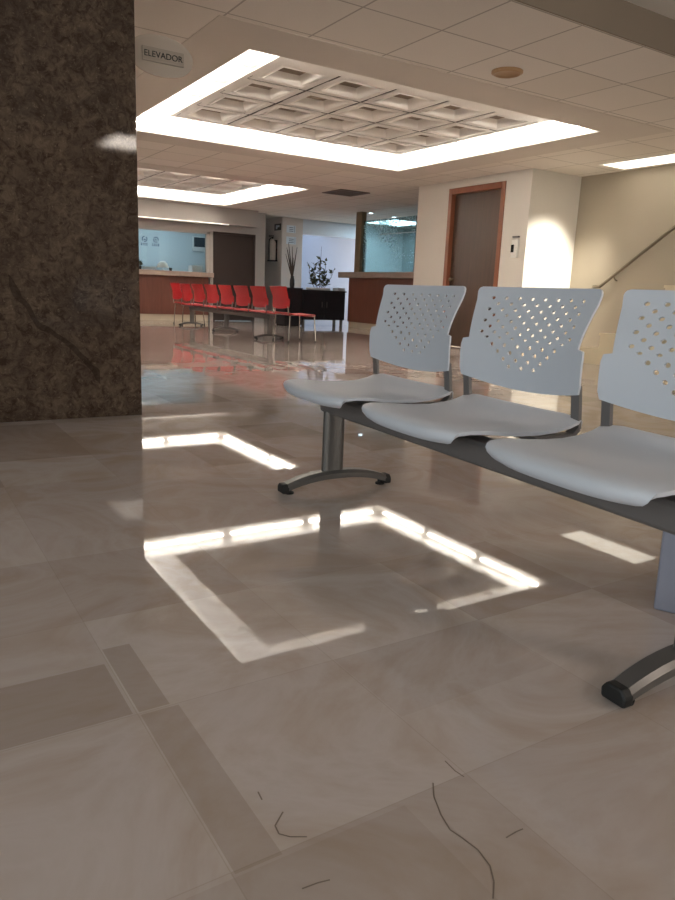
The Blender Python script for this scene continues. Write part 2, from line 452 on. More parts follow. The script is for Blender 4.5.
# right side: door wall, alcove wall, stair wall
XD = 7.31; YA = 7.03; XS = 8.255
D0, D1, DH = 7.49, 8.655, 2.305
struct('wall_right', boxes((XD, XD+.15, YA, D0, -.02, Z+.02), (XD, XD+.15, D1, 9.4, -.02, Z+.02), (XD, XD+.15, D0, D1, DH, Z+.02),
                           (XD+.15, 8.9, 9.25, 9.4, -.02, Z+.02)), M['wall'])
struct('wall_alcove', boxes((XD+.15, XS+.15, YA, YA+.15, -.02, Z+.02)), M['wall'])
struct('wall_stair', boxes((XS, XS+.15, -4.2, YA, -.02, 2.75)), m_plain('shaded cream stair wall', (172, 161, 143), .6, .05, 1.5))  # same wall as its neighbours, its dimmer light put into a darker colour
fr = struct('door_1', boxes((XD-.015, XD+.14, D0, D0+.075, 0, DH), (XD-.015, XD+.14, D1-.075, D1, 0, DH), (XD-.015, XD+.14, D0+.075, D1-.075, DH-.085, DH)),
            M['wframe'], bevel=.006, label='dark brown wooden door in a reddish frame in the cream wall')
struct('leaf', boxes((XD+.06, XD+.10, D0+.077, D1-.077, .012, DH-.087)), M['wdoor'], fr)
bm = BM(); bm2 = Matrix.Rotation(-PI/2, 4, 'Y')
lathe(bm, [(0, 0), (.026, 0), (.026, .006), (.011, .01), (.011, .03), (.026, .038), (.03, .05), (.024, .062), (0, .066)])
for v in bm.verts: v.co = bm2 @ v.co + Vector((XD+.06, D1-.14, 1.0))
struct('knob', bm, M['gold'], fr, smooth=40)
struct('baseboard_right', boxes((XD-.012, XD, YA-.012, D0, 0, .09), (XD-.012, XD, D1, 9.4, 0, .09), (XD-.012, XS, YA-.012, YA, 0, .09)), M['plinth'])
# stair with a solid side
bm = BM(); prof = [(6.02, 0.)]
zz, yy = 0., 6.02
for k in range(6):
    zz += .193
    prof.append((yy, zz-.03)); prof.append((yy+.02, zz-.03)); prof.append((yy+.02, zz)); yy -= .262; 
    prof.append((yy, zz))
prof += [(3.3, zz), (3.3, 0.)]
prism(bm, prof, 'x', 7.4, XS)
struct('staircase', bm, M['stair'], label='cream stone staircase rising beside the right wall')

# back of the hall: left counter wall, door, bulkhead
YB = 15.3
struct('wall_back', boxes((6.22, 6.29, YB, YB+.15, -.02, Z+.02), (7.31, 7.56, YB+.0, YB+.15, -.02, Z+.02), (6.29, 7.31, YB, YB+.15, 1.93, Z+.02),
                          (.7, 6.22, YB, YB+.15, 1.92, Z+.02)), M['gwall'])
d2 = struct('door_2', boxes((6.29, 6.33, YB-.01, YB+.1, 0, 1.93), (7.27, 7.31, YB-.01, YB+.1, 0, 1.93), (6.33, 7.27, YB-.01, YB+.1, 1.89, 1.93)), M['dark'],
            label='dark brown door panel behind the row of red seats')
struct('leaf', boxes((6.33, 7.27, YB+.02, YB+.06, .01, 1.89)), M['dark'], d2)
struct('trim_1', boxes((4.0, 7.2, YB-.36, YB-.0, 2.07, Z+.02)), M['gwall'])
struct('trim_2', boxes((4.0, 6.5, YB-.375, YB-.36, 2.055, 2.078)), M['led'], label='thin glowing edge light under the bulkhead')
# window_2 : glazed opening above the left counter
w2 = struct('window_2', boxes((6.14, 6.22, YB+.02, YB+.10, 1.05, 1.92), (.9, 6.22, YB+.02, YB+.10, 1.86, 1.92)), M['gwall'])
struct('pane', boxes((.9, 6.14, YB+.05, YB+.058, 1.05, 1.86)), M['glass'], w2)
struct('wall_office', boxes((.7, 7.4, 17.6, 17.75, -.02, Z+.02), (7.30, 7.40, YB+.15, 17.6, -.02, Z+.02)), M['owall'])
# column with the extinguisher, opening and niche to its right
YC = 15.6; XC = 8.15
struct('column', boxes((XC, 8.70, YC, 16.6, -.02, Z+.02)), M['wwall'] and m_plain('column paint', (222, 211, 202), .6, .04), label='pale square column between dark door and cabinets')
d3 = struct('door_3', boxes((7.4, 8.15, 16.5, 16.6, 0, 2.25)), M['dark'], label='narrow dark doorway left of the pale column')
struct('wall_far', boxes((8.70, 11.9, YC+.05, YC+.2, 2.07, Z+.02), (10.6, 11.9, YC+.05, YC+.2, -.02, 2.07), (7.3, 8.6, 17.3, 17.45, -.02, Z+.02)), M['wwall'])
struct('wall_niche', boxes((8.6, 11.9, 17.3, 17.45, -.02, Z+.02)), m_plain('pale blue niche paint', (160, 176, 200), .6, .03))
struct('wall_glass_office', boxes((11.75, 11.9, 9.25, YC+.05, -.02, Z+.02), (8.9, 11.9, 9.25, 9.4, -.02, Z+.02)), M['owall'])

# ------------------------------------------------------------------ floor cracks (wear with its own shape)
def crack(pts, name='trim_crack'):
    bm = BM()
    for a, b in zip(pts, pts[1:]):
        a = Vector((*a, .0004)); b = Vector((*b, .0004)); s = (b-a).normalized().cross(Vector((0, 0, 1)))*.0011
        vs = [bm.verts.new(q) for q in (a-s, b-s, b+s, a+s)]; bm.faces.new(vs)
    return bm
def fl(x, y):
    d = F + R*((x-337.5)/f_px) - U*((y-450)/f_px); t = -H/d.z
    return (d.x*t, d.y*t)
for pts in ([(433, 783), (434, 797), (441, 815), (450, 830), (462, 838), (478, 850), (490, 866), (494, 882), (493, 899)],
            [(258, 792), (262, 800), ], [(283, 812), (275, 826), (279, 834), (290, 837), (307, 837)],
            [(445, 761), (455, 771), (464, 777)], [(302, 889), (318, 883), (330, 880)], [(506, 838), (516, 832), (523, 829)]):
    struct('floor_crack', crack([fl(*p) for p in pts]), M['crack'])

# ------------------------------------------------------------------ seating
SEAT_Z = .412; SEAT_X = .074
def seat_bm(s=1.):
    """pan with a waterfall front; front looks to -x, centre at origin, top near z=0"""
    prof = [(-.203, -.049, .194), (-.211, -.042, .216), (-.2155, -.032, .229), (-.2155, -.021, .236), (-.209, -.012, .239), (-.195, -.006, .244), (-.172, -.001, .247),
            (-.12, -.001, .249), (-.06, -.005, .251), (0, -.009, .253), (.06, -.010, .254), (.12, -.006, .256), (.17, .003, .258), (.200, .013, .259), (.214, .016, .257), (.221, .010, .254), (.223, -.012, .250)]
    bm = BM(); N = 17; rows = []
    for i, (x, z, hw) in enumerate(prof):
        row = []
        for k in range(N):
            t = -1 + 2*k/(N-1)
            bow = -.026*(1-t**4) if i < 7 else -.026*(1-t**4)*max(0, 1-(i-6)/4)
            dip = -.010*(1-t*t)*(1 if 7 <= i <= 12 else .3)
            edge = -.010*max(0, abs(t)-.8)/.2 * min(1, max(0, (i-4)/4))
            lipc = 0
            row.append(bm.verts.new((x+bow, hw*t, z+dip+edge+lipc)))
        rows.append(row)
    for A, B in zip(rows, rows[1:]):
        for k in range(N-1): bm.faces.new((A[k], A[k+1], B[k+1], B[k]))
    bmesh.ops.recalc_face_normals(bm, faces=bm.faces)
    if sum(f.normal.z for f in bm.faces) < 0: bmesh.ops.reverse_faces(bm, faces=bm.faces)
    return bm
CW, CH = .0272, .0180         # pitch of the staggered holes
def back_bm(recl=.050):
    """perforated shell; front looks to -x, lower edge at z=0"""
    Hh = .290
    NX = 15                   # cells across the perforated field
    half = NX*CW/2
    hol_top = Hh-.026; nr = 12
    hs = [0, .010, .022, .034]
    h0 = hol_top-nr*CH
    hs = [h for h in hs if h < h0-.008]
    rows_h = hs + [h0+i*CH for i in range(nr+1)] + [Hh-.016, Hh-.008, Hh-.003, Hh]
    ear = .122
    # two close rows make the step above the ears
    k = min(range(len(rows_h)), key=lambda q: abs(rows_h[q]-ear))
    def hw(h, after):
        base = .264 if not after else .236 + (.264-.236)*((h-ear)/(Hh-ear))**1.3
        if h > Hh-.022:
            e = h-(Hh-.022); base -= .022-math.sqrt(max(0, .022**2-e*e))
        if not after and h < .02: base -= .006*(1-h/.02)
        if not after and ear-h < .012: base -= .004
        return base
    def pt(y, h):
        sag = -.024*(1-min(1, (y/.26)**2))*max(0, 1-h/.12)
        fl_ = h/Hh
        x = recl*fl_ - .022*math.sin(PI*min(1, fl_*1.15)) - .42*y*y
        return (x, y, (h+sag))
    bm = BM(); grid = []
    hh = []
    for i, h in enumerate(rows_h):
        if i == k: hh += [(h, False), (h+.0045, True)]
        else: hh.append((h, h > rows_h[k]))
    out = [.25, .55, .8, 1.]
    for h, after in hh:
        W = hw(h, after)
        ys = [-(half+(W-half)*q) for q in out[::-1]] + [-half+i*CW for i in range(NX+1)] + [half+(W-half)*q for q in out]
        grid.append([bm.verts.new(pt(y, h)) for y in ys])
    nrow = len(grid)
    for a in range(nrow-1):
        hm = (hh[a][0]+hh[a+1][0])/2
        r = math.floor((hol_top-hm)/CH)     # hole row from the top
        step = hh[a+1][0]-hh[a][0]
        for b in range(len(grid[0])-1):
            q = (grid[a][b], grid[a][b+1], grid[a+1][b+1], grid[a+1][b])
            c = b-4
            hole = 0 <= r < nr and 0 <= c < NX and step > CH*.55 and (r+c) % 2 == 0
            if hole and r >= 7:
                hole = abs(c-(NX-1)/2) <= NX/2-(r-7)*1.15-.4
            if hole:
                cc = sum((v.co for v in q), Vector())/4
                # eight-sided ring around a rounded square hole
                inn = []
                for i2 in range(4):
                    p, pn = q[i2].co, q[(i2+1) % 4].co
                    inn.append(bm.verts.new(cc+((p*.72+pn*.28)-cc)*.58)); inn.append(bm.verts.new(cc+((p*.28+pn*.72)-cc)*.58))
                for i2 in range(4):
                    bm.faces.new((q[i2], q[(i2+1) % 4], inn[2*i2+1], inn[2*i2]))
                    bm.faces.new((q[(i2+1) % 4], inn[(2*i2+2) % 8], inn[2*i2+1]))
            else: bm.faces.new(q)
    bmesh.ops.recalc_face_normals(bm, faces=bm.faces)
    if sum(f.normal.x for f in bm.faces) > 0: bmesh.ops.reverse_faces(bm, faces=bm.faces)
    return bm
def shell(o, th):
    s = o.modifiers.new('shell', 'SOLIDIFY'); s.thickness = th; s.offset = -1; s.use_rim = True
    e = o.modifiers.new('split', 'EDGE_SPLIT'); e.split_angle = math.radians(48); e.use_edge_sharp = False
    return o
def mesh_of(bm, m, name, smooth=50):
    me = D.meshes.new(name); bm.to_mesh(me); bm.free(); me.materials.append(m)
    for p in me.polygons: p.use_smooth = True
    me.set_sharp_from_angle(angle=math.radians(smooth)); return me
def child(name, me, parent, loc=(0, 0, 0)):
    o = D.objects.new(name, me); COL.objects.link(o); o.parent = parent; o.location = loc; return o

BACK_X, BACK_Z = .286, .490
def base_foot(t, y, m, xc):
    """arched foot along x with two glides; a part with glides below it"""
    bm = BM(); n = 14; L = .222; rings = []
    for i in range(n+1):
        u = -1+2*i/n; x = xc+.02+u*L; zt = .078-.040*u*u*abs(u)**.3; th = .030-.004*u*u; wy = .028-.004*abs(u)**3
        sec = [(-wy, zt-th), (-wy*1.05, zt-.010), (-wy*.7, zt), (wy*.7, zt), (wy*1.05, zt-.010), (wy, zt-th)]
        rings.append([bm.verts.new((x, y+a, b)) for a, b in sec])
    for A, B in zip(rings, rings[1:]):
        for k in range(6): bm.faces.new((A[k], A[(k+1) % 6], B[(k+1) % 6], B[k]))
    bm.faces.new(rings[0][::-1]); bm.faces.new(rings[-1])
    ft = obj('foot_base', bm, m, t, smooth=35)
    for u in (-1, 1):
        g = BM(); lathe(g, [(0, 0), (.018, 0), (.019, .006), (.010, .010), (.010, .022), (0, .022)], (xc+.02+u*(L-.022), y, 0), 14)
        obj('glide', g, M['rubber'], ft, smooth=40)
        c = BM(); x = xc+.02+u*L
        prism(c, [(y-.027, .006), (y-.029, .026), (y-.018, .041), (y+.018, .041), (y+.029, .026), (y+.027, .006)], 'x', min(x-u*.012, x+u*.014), max(x-u*.012, x+u*.014))
        obj('end_cap', c, M['rubber'], ft, bevel=.005)
    return ft
def bench(name, label, n, pitch, posts, shellm, loc, rz, y0=0., dx=0.):
    """seats face -x, the row runs along y from 0 to n*pitch; local origin on the floor under the beam"""
    t = thing(name, label, 'bench', loc, rz)
    L = n*pitch
    bm = BM(); sec = [(-.030, .298), (.030, .298), (.036, .307), (.040, .356), (.034, .366), (-.034, .366), (-.040, .356), (-.036, .307)]
    prism(bm, sec, 'y', posts[0]-.05, posts[-1]+.05); obj('beam', bm, M['graph'], t, bevel=.003)
    for y in posts:
        bm = BM(); k = 16
        poly = [(.044*math.copysign(abs(math.cos(2*PI*i/k))**.6, math.cos(2*PI*i/k)), y+.017*math.copysign(abs(math.sin(2*PI*i/k))**.8, math.sin(2*PI*i/k))) for i in range(k)]
        prism(bm, poly, 'z', .071, .305); obj('support_post', bm, M['base'], t, smooth=30)
        base_foot(t, y, M['base'], 0.)
    sm = mesh_of(seat_bm(), shellm, 'seat'); bk = mesh_of(back_bm(), shellm, 'backrest')
    bb = BM()
    # pressed bracket under a seat
    prism(bb, [(-.10, .380), (-.09, .373), (-.034, .3655), (.034, .3655), (.20, .368), (.20, .380)], 'y', -.13, .13)
    bkt = D.meshes.new('bracket'); bb.to_mesh(bkt); bb.free(); bkt.materials.append(M['graph'])
    ub = BM()
    for s in (-1, 1):
        # flat upright from the bracket to the back of the shell
        pts = [(.12, .372), (.262, .374), (.284, .392), (.276, .46), (.268, .515)]
        for (x0, z0), (x1, z1) in zip(pts, pts[1:]):
            d = Vector((x1-x0, 0, z1-z0)); nn = Vector((-d.z, 0, d.x)).normalized()*.006
            vs = []
            for (x, z) in ((x0, z0), (x1, z1)):
                for q in (-1, 1):
                    for yy_ in (s*.242-.015, s*.242+.015): vs.append(ub.verts.new((x+nn.x*q, yy_, z+nn.z*q)))
            for f_ in ((0,1,3,2),(4,6,7,5),(0,4,5,1),(2,3,7,6),(0,2,6,4),(1,5,7,3)): ub.faces.new([vs[i] for i in f_])
        
    bx(ub, .118, .135, -.255, .255, .364, .378)
    bmesh.ops.recalc_face_normals(ub, faces=ub.faces)
    upm = D.meshes.new('upright'); ub.to_mesh(upm); ub.free(); upm.materials.append(M['graph'])
    for i in range(n):
        y = y0+(i+.5)*pitch
        shell(child('seat', sm, t, (SEAT_X+dx, y, SEAT_Z)), .010)
        shell(child('backrest', bk, t, (BACK_X+dx, y, BACK_Z)), .006)
        child('bracket', bkt, t, (dx*.5, y, 0)); child('upright', upm, t, (dx, y, 0))
    return t
RZ = math.radians(-3.4)
WL = (1.318, .641)
bench('beam_bench', 'pale grey perforated three-seat beam bench on dark steel legs in the foreground', 3, .592, (.085, 1.612), M['poly'], (*WL, 0), RZ, .055)
bench('beam_bench', 'long red six-seat beam bench in front of the reception counter', 6, .62, (.22, 1.86, 3.50), M['red'], (4.98, 13.36, 0), PI, 0., -.13)

t = thing('storage_box', 'blue grey plastic box on the floor behind the right end of the grey bench', 'box', (1.567, .972, 0), math.atan2(-.88, .47))
bm = BM(); prism(bm, [(0, 0), (.32, 0), (.32, .24), (0, .24)], 'z', 0, .24)
for v in bm.verts:
    if v.co.z < .1: v.co.x = .16+(v.co.x-.16)*.97; v.co.y = .12+(v.co.y-.12)*.97
obj('body', bm, M['bin'], t, bevel=.006)
obj('lid', boxes((-.006, .326, -.006, .246, .24, .262)), M['bin'], t, bevel=.005)
obj('handle', boxes((.12, .20, -.012, -.002, .17, .19)), M['bin'], t, bevel=.003)
def red_chair(label, loc, rz):
    t = thing('stacking_chair', label, 'chair', loc, rz)
    shell(obj('seat', seat_bm(), M['red'], t, smooth=50, off=(0, 0, -.415), recalc=False), .010)
    shell(obj('backrest', back_bm(), M['red'], t, smooth=50, off=(-BACK_X+.02, 0, -BACK_Z-.01), recalc=False), .006)
    for sx in (-1, 1):
        for sy in (-1, 1):
            bm = BM(); tube(bm, [(sx*.175, sy*.205, .398), (sx*.20, sy*.222, .38), (sx*.225, sy*.24, .012)], .0095, 8)
            lg = obj('leg', bm, M['chrome'], t, smooth=40)
            g = BM(); tube(g, [(sx*.2245, sy*.2395, .03), (sx*.2258, sy*.2405, 0.)], .0125, 8); obj('foot_cap', g, M['rubber'], lg, smooth=40)
    bm = BM()
    for sy in (-1, 1):
        tube(bm, [(-.175, sy*.205, .394), (.175, sy*.205, .394), (.232, sy*.225, .41), (.245, sy*.235, .52)], .0095, 8)
    tube(bm, [(-.12, -.205, .394), (-.12, .205, .394)], .008, 8)
    obj('frame', bm, M['chrome'], t, smooth=40)
    return t
red_chair('single red chair on four chrome legs at the near end of the red bench', (5.13, 9.36, 0), PI)
red_chair('single red chair on four chrome legs at the far end of the red bench', (5.13, 13.70, 0), PI)

# ------------------------------------------------------------------ things on the right
# wall device
t = thing('wall_terminal', 'small white access terminal with dark screen right of the brown door', 'terminal', (XD, 7.2, 1.28))
obj('housing', boxes((XD-.045, XD, 7.145, 7.255, 1.29, 1.53)), M['plastic'], t, bevel=.012, off=t.location)
obj('display', boxes((XD-.048, XD-.040, 7.20, 7.252, 1.36, 1.46)), M['screen'], t, off=t.location)
tag(obj('cable_cover', boxes((XD-.03, XD, 7.15, 7.26, 1.553, 1.572)), M['base']), 'small grey strip on the wall just above the access terminal', 'strip')
# handrail
t = thing('handrail', 'brushed metal handrail sloping up the wall beside the stairs', 'handrail', (XS-.07, 6.47, .95))
a = Vector((XS-.07, 6.47, .955)); b = Vector((XS-.07, 4.4, .955+2.07*.728))
bm = BM(); tube(bm, [(XS, 6.60, .955), (XS-.05, 6.58, .955), (XS-.07, 6.53, .955), a, b], .021, 12); obj('rail', bm, M['steel'], t, smooth=40, off=t.location)
for k in (.10, .5, .9):
    p = a+(b-a)*k; bm = BM(); tube(bm, [p-Vector((0, 0, .015)), p-Vector((-.03, 0, .06)), (XS, p.y, p.z-.065)], .009, 8)
    obj('bracket', bm, M['steel'], t, smooth=40, off=t.location)
# ceiling disc and troffers
t = thing('ceiling_disc', 'round amber ceiling lamp, unlit, in the near tile ceiling', 'lamp', (4.135, 4.33, Z))
bm = BM(); lathe(bm, [(.085, 0), (.118, 0), (.118, -.012), (.098, -.022), (.085, -.018)], (0, 0, 0), 32); obj('ring', bm, M['amber'], t, smooth=40)
bm = BM(); lathe(bm, [(0, -.004), (.05, -.006), (.09, -.014)], (0, 0, 0), 32); obj('lens', bm, M['amber'], t, smooth=40)
def troffer(x0, x1, y0, y1, z, label, m):
    t = thing('ceiling_light', label, 'light', ((x0+x1)/2, (y0+y1)/2, z))
    e = .02
    obj('frame', boxes((x0-e, x0, y0-e, y1+e, z-.008, z), (x1, x1+e, y0-e, y1+e, z-.008, z), (x0, x1, y0-e, y0, z-.008, z), (x0, x1, y1, y1+e, z-.008, z)), M['plastic'], t, off=t.location)
    obj('diffuser', boxes((x0, x1, y0, y1, z-.005, z)), m, t, off=t.location)
    return t
troffer(7.68, 8.12, 5.06, 6.25, Z, 'rectangular ceiling light glowing above the stairs at the right', M['troffer'])
tr2 = troffer(2.75, 3.35, -2.75, -1.85, 2.62, 'rectangular ceiling light nearest the marble pillar, behind the viewer', mat('dim troffer glow', (255, 246, 230), .4, emit=(255, 240, 226), estr=18.))

# reception counter with glass
CX = 8.69
t = thing('reception_counter', 'brown wooden reception counter with thick stone top in front of the glass office', 'counter', (CX+.25, 11.5, 0))
obj('body', boxes((CX, CX+.5, 9.42, 13.45, .12, 1.055)), M['wred'], t, off=t.location)
obj('plinth', boxes((CX+.02, CX+.48, 9.42, 13.43, 0, .12)), M['plinth'], t, off=t.location)
obj('countertop', boxes((CX-.07, CX+.55, 9.42, 13.80, 1.055, 1.175)), M['top'], t, bevel=.008, off=t.location)
g = struct('window_3', boxes((CX+.10, CX+.106+.01, 11.30, 13.12, 1.175, 2.23)), M['film'], label='tall patterned glass screen above the reception counter')
struct('rail', boxes((CX+.095, CX+.122, 11.30, 12.5, 1.925, 1.937)), M['pot'], g)
struct('trim_3', boxes((CX+.04, CX+.16, 13.12, 13.33, 1.175, Z)), M['gold'], label='brass coloured post beside the glass screen')
struct('trim_4', boxes((CX+.08, CX+.14, 11.24, 11.30, 1.175, 2.2)), M['base'])
struct('window_4', boxes((CX+.10, CX+.108, 9.45, 11.24, 1.175, 2.2)), M['glass'])
for z0, z1, lb in ((1.86, 2.12, 'topmost white notice on the glass right of the patterned screen'), (1.50, 1.76, 'middle white notice on the glass right of the patterned screen'), (1.24, 1.42, 'lowest white notice on the glass just above the counter')):
    q = tag(obj('notice', boxes((CX+.096, CX+.1005, 11.02, 11.21, z0, z1)), M['paper']), lb, 'notice')
    obj('printing', boxes((CX+.0945, CX+.0965, 11.06, 11.17, z0+.05, z1-.06)), M['print'], q)
# monitor on the inner desk, seen through the glass
t = thing('monitor', 'pale computer monitor behind the patterned glass', 'monitor', (9.55, 11.95, 1.10))
obj('screen', boxes((9.53, 9.57, 11.7, 12.2, 1.2, 1.5)), M['pot'], t, off=t.location, bevel=.01)
obj('stand', boxes((9.5, 9.62, 11.85, 12.05, 1.10, 1.115), (9.54, 9.57, 11.92, 11.98, 1.11, 1.22)), M['pot'], t, off=t.location)
t = thing('desk', 'inner office desk behind the reception counter', 'desk', (9.6, 12, 0))
obj('desktop', boxes((9.3, 9.95, 9.6, 13.3, 1.06, 1.10)), M['pot'], t, off=t.location)
obj('side_panel', boxes((9.32, 9.9, 9.62, 9.66, 0, 1.06)), M['pot'], t, off=t.location); obj('side_panel', boxes((9.32, 9.9, 13.2, 13.24, 0, 1.06)), M['pot'], t, off=t.location)
# office lamps
def lampbox(x0, x1, y0, y1, label): return troffer(x0, x1, y0, y1, Z, label, M['cool'])
lampbox(10.1, 11.1, 13.8, 15.0, 'cool white ceiling light inside the glass office')
lampbox(4.6, 6.4, 16.2, 16.8, 'cool white ceiling light inside the back office')
for x, y, lb in ((9.9, 16.3, 'small recessed spotlight over the niche, right of its neighbour'), (9.1, 16.45, 'small recessed spotlight washing the niche wall behind the plant')):
    t = thing('downlight', lb, 'light', (x, y, Z))
    bm = BM(); lathe(bm, [(.06, 0), (.085, 0), (.085, -.008), (.06, -.008)]); obj('ring', bm, M['chrome'], t, smooth=30)
    bm = BM(); lathe(bm, [(0, -.004), (.06, -.004)]); obj('lens', bm, M['cool'], t)
for x, y, lb in ((9.0, 13.18, 'lit round downlight in the ceiling, first to the right of the brass post'), (9.78, 13.41, 'lit round downlight in the ceiling, second to the right of the brass post')):
    t = thing('downlight', lb, 'light', (x, y, Z))
    bm = BM(); lathe(bm, [(.05, 0), (.075, 0), (.075, -.008), (.05, -.008)]); obj('ring', bm, M['chrome'], t, smooth=30)
    bm = BM(); lathe(bm, [(0, -.004), (.05, -.004)]); obj('lens', bm, M['cool'], t)
t = thing('ceiling_vent', 'brown air vent in the far ceiling above the reception counter', 'vent', (6.9, 10.9, Z))
obj('frame', boxes((-.3, .3, -.3, -.25, -.015, 0), (-.3, .3, .25, .3, -.015, 0), (-.3, -.25, -.25, .25, -.015, 0), (.25, .3, -.25, .25, -.015, 0)), M['vent'], t)
obj('louvre', boxes(*[(-.25, .25, -.23+k*.08, -.19+k*.08, -.012, -.004) for k in range(6)]), M['vent'], t)

# black cabinets
t = thing('cabinet', 'low black cabinet with paired doors under the leafy plant', 'cabinet', (8.2, 13.85, 0))
X0, X1, Y0, Y1 = 7.66, 8.74, 13.64, 14.05
obj('body', boxes((X0, X1, Y0+.02, Y1, .13, .735)), M['black'], t, off=t.location)
obj('top', boxes((X0-.01, X1+.02, Y0-.01, Y1+.01, .735, .765)), M['black'], t, bevel=.004, off=t.location)
for k in range(2):
    xa = X0+.01+k*(X1-X0)/2; xb = xa+(X1-X0)/2-.02
    dr = obj('door', boxes((xa, xb, Y0, Y0+.02, .14, .725)), M['black'], t, bevel=.003, off=t.location)
    xh = xb-.06 if k == 0 else xa+.04
    obj('handle', boxes((xh, xh+.014, Y0-.02, Y0, .40, .52)), M['base'], dr, off=t.location)
for x in (X0+.03, X1-.08):
    for y in (Y0+.04, Y1-.08): obj('leg', boxes((x, x+.05, y, y+.05, 0, .13)), M['base'], t, off=t.location)
t = thing('cabinet', 'tall narrow black chest holding the vase of dark reeds', 'cabinet', (7.42, 13.85, 0))
obj('body', boxes((7.22, 7.63, 13.62, 14.05, .02, .775)), M['black'], t, bevel=.004, off=t.location)
obj('top', boxes((7.21, 7.64, 13.61, 14.06, .775, .795)), M['black'], t, bevel=.003, off=t.location)
obj('foot', boxes((7.24, 7.61, 13.64, 14.03, 0, .02)), M['rubber'], t, off=t.location)
# vase of reeds
t = thing('vase', 'slim dark vase of tall reeds on the narrow black chest', 'vase', (7.50, 13.85, .795))
bm = BM(); lathe(bm, [(0, 0), (.045, 0), (.055, .06), (.05, .16), (.035, .22), (.04, .24), (.034, .24), (.03, .21), (0, .20)]); obj('body', bm, M['vase'], t, smooth=40)
rnd = random.Random(3)
for k in range(8):
    bm = BM(); a = rnd.uniform(-.14, .14); b = rnd.uniform(-.1, .1); h = rnd.uniform(.6, .98)
    tube(bm, [(a*.05, b*.05, .2), (a*.4, b*.4, h*.55), (a, b, h)], [.010, .014, .005], 6); obj('reed', bm, M['twig'], t, smooth=40)
# leafy plant
t = thing('potted_plant', 'leafy plant with upright stems in a low white planter on the black cabinet', 'plant', (8.14, 13.82, .765))
obj('planter', boxes((-.26, .26, -.09, .09, 0, .05)), M['pot'], t, bevel=.01)
bs, bl = BM(), BM()
def leaf(bm, p, d, L, w):
    d = Vector(d).normalized(); s = d.cross(Vector((rnd.uniform(-1, 1), rnd.uniform(-1, 1), rnd.uniform(-1, 1)))).normalized(); nrm = s.cross(d)
    vs = [p, p+d*L*.35+s*w+nrm*.01, p+d*L, p+d*L*.35-s*w+nrm*.01, p+d*L*.5]
    v = [bm.verts.new(q) for q in vs]
    bm.faces.new((v[0], v[1], v[4])); bm.faces.new((v[1], v[2], v[4])); bm.faces.new((v[2], v[3], v[4])); bm.faces.new((v[3], v[0], v[4]))
for k, (x, h, n) in enumerate(((-.24, .55, 12), (-.12, .58, 12), (.0, .92, 9), (.02, .62, 14), (.1, .42, 14), (.17, .66, 9), (.26, .48, 7), (-.18, .25, 12), (.08, .28, 16), (.2, .2, 16), (-.05, .2, 14))):
    x *= 1.3; base = Vector((x*.35, rnd.uniform(-.04, .04), .03)); tip = Vector((x, rnd.uniform(-.1, .1), h))
    mid = (base+tip)/2+Vector((x*.15, 0, .03))
    tube(bs, [base, mid, tip], [.006, .005, .003], 5)
    for q in range(n):
        u = .25+.72*(q+rnd.random())/n
        if k == 2 and u > .72: continue
        p = (base*(1-u)**2+mid*2*u*(1-u)+tip*u*u)
        leaf(bl, p, (rnd.uniform(-1, 1), rnd.uniform(-.8, .8), rnd.uniform(-.1, .9)), rnd.uniform(.08, .13), rnd.uniform(.022, .036))
obj('stems', bs, M['twig'], t, smooth=40); obj('leaves', bl, M['green'], t, recalc=False)
# white boxes beside cabinet
tag(obj('paper_stack', boxes((8.56, 8.74, 13.68, 13.9, .765, .83)), M['paper']), 'white stack of papers on the right end of the low black cabinet', 'papers')
D.objects['paper_stack'].location = (0, 0, 0)

# extinguisher, sign and notices on the column
t = thing('fire_extinguisher', 'silver fire extinguisher hung on the left face of the pale column', 'fire extinguisher', (XC-.10, 15.90, 1.40))
bm = BM(); lathe(bm, [(0, 0), (.07, 0), (.08, .015), (.08, .40), (.065, .44), (.03, .465), (.02, .49), (0, .49)], (0, 0, .03), 20); obj('cylinder', bm, M['ext'], t, smooth=40)
bm = BM(); tube(bm, [(0, 0, .51), (0, 0, .56)], .018, 8); bx(bm, -.10, .03, -.012, .012, .555, .572); bx(bm, -.10, .03, -.01, .01, .585, .598); obj('valve', bm, M['blackm'], t)
bm = BM(); tube(bm, [(-.03, 0, .54), (-.10, -.02, .50), (-.11, -.03, .30), (-.10, -.03, .10), (-.10, -.03, .03)], .012, 8); obj('hose', bm, M['rubber'], t, smooth=40)
obj('wall_bracket', boxes((.078, .10, -.06, .06, .0, .50), (-.09, .10, -.085, .085, 0.0, .028)), M['blackm'], t)
q = tag(obj('sign', boxes((XC-.008, XC, 15.66, 16.0, 2.12, 2.27)), M['sign']), 'dark extinguisher sign plate with a white mark above the extinguisher', 'sign')
obj('mark', boxes((XC-.010, XC-.008, 15.74, 15.92, 2.19, 2.235), (XC-.010, XC-.008, 15.84, 15.92, 2.15, 2.19)), M['paper'], q)
for (x0, x1, z0, z1, lb) in ((8.26, 8.50, 2.07, 2.24, 'upper white notice with a dark print bar on the pale column'), (8.26, 8.52, 1.81, 1.98, 'lower pale blue notice on the pale column above the reeds')):
    q = tag(obj('notice', boxes((x0, x1, YC-.006, YC+.001, z0, z1)), M['paper']), lb, 'notice')
    obj('printing', boxes(*[(x0+.07, x1-.06, YC-.008, YC-.006, z0+.03+.04*k, z0+.045+.04*k) for k in range(3)], (x1-.035, x1-.025, YC-.008, YC-.006, z0+.01, z1-.01)), M['print'], q)

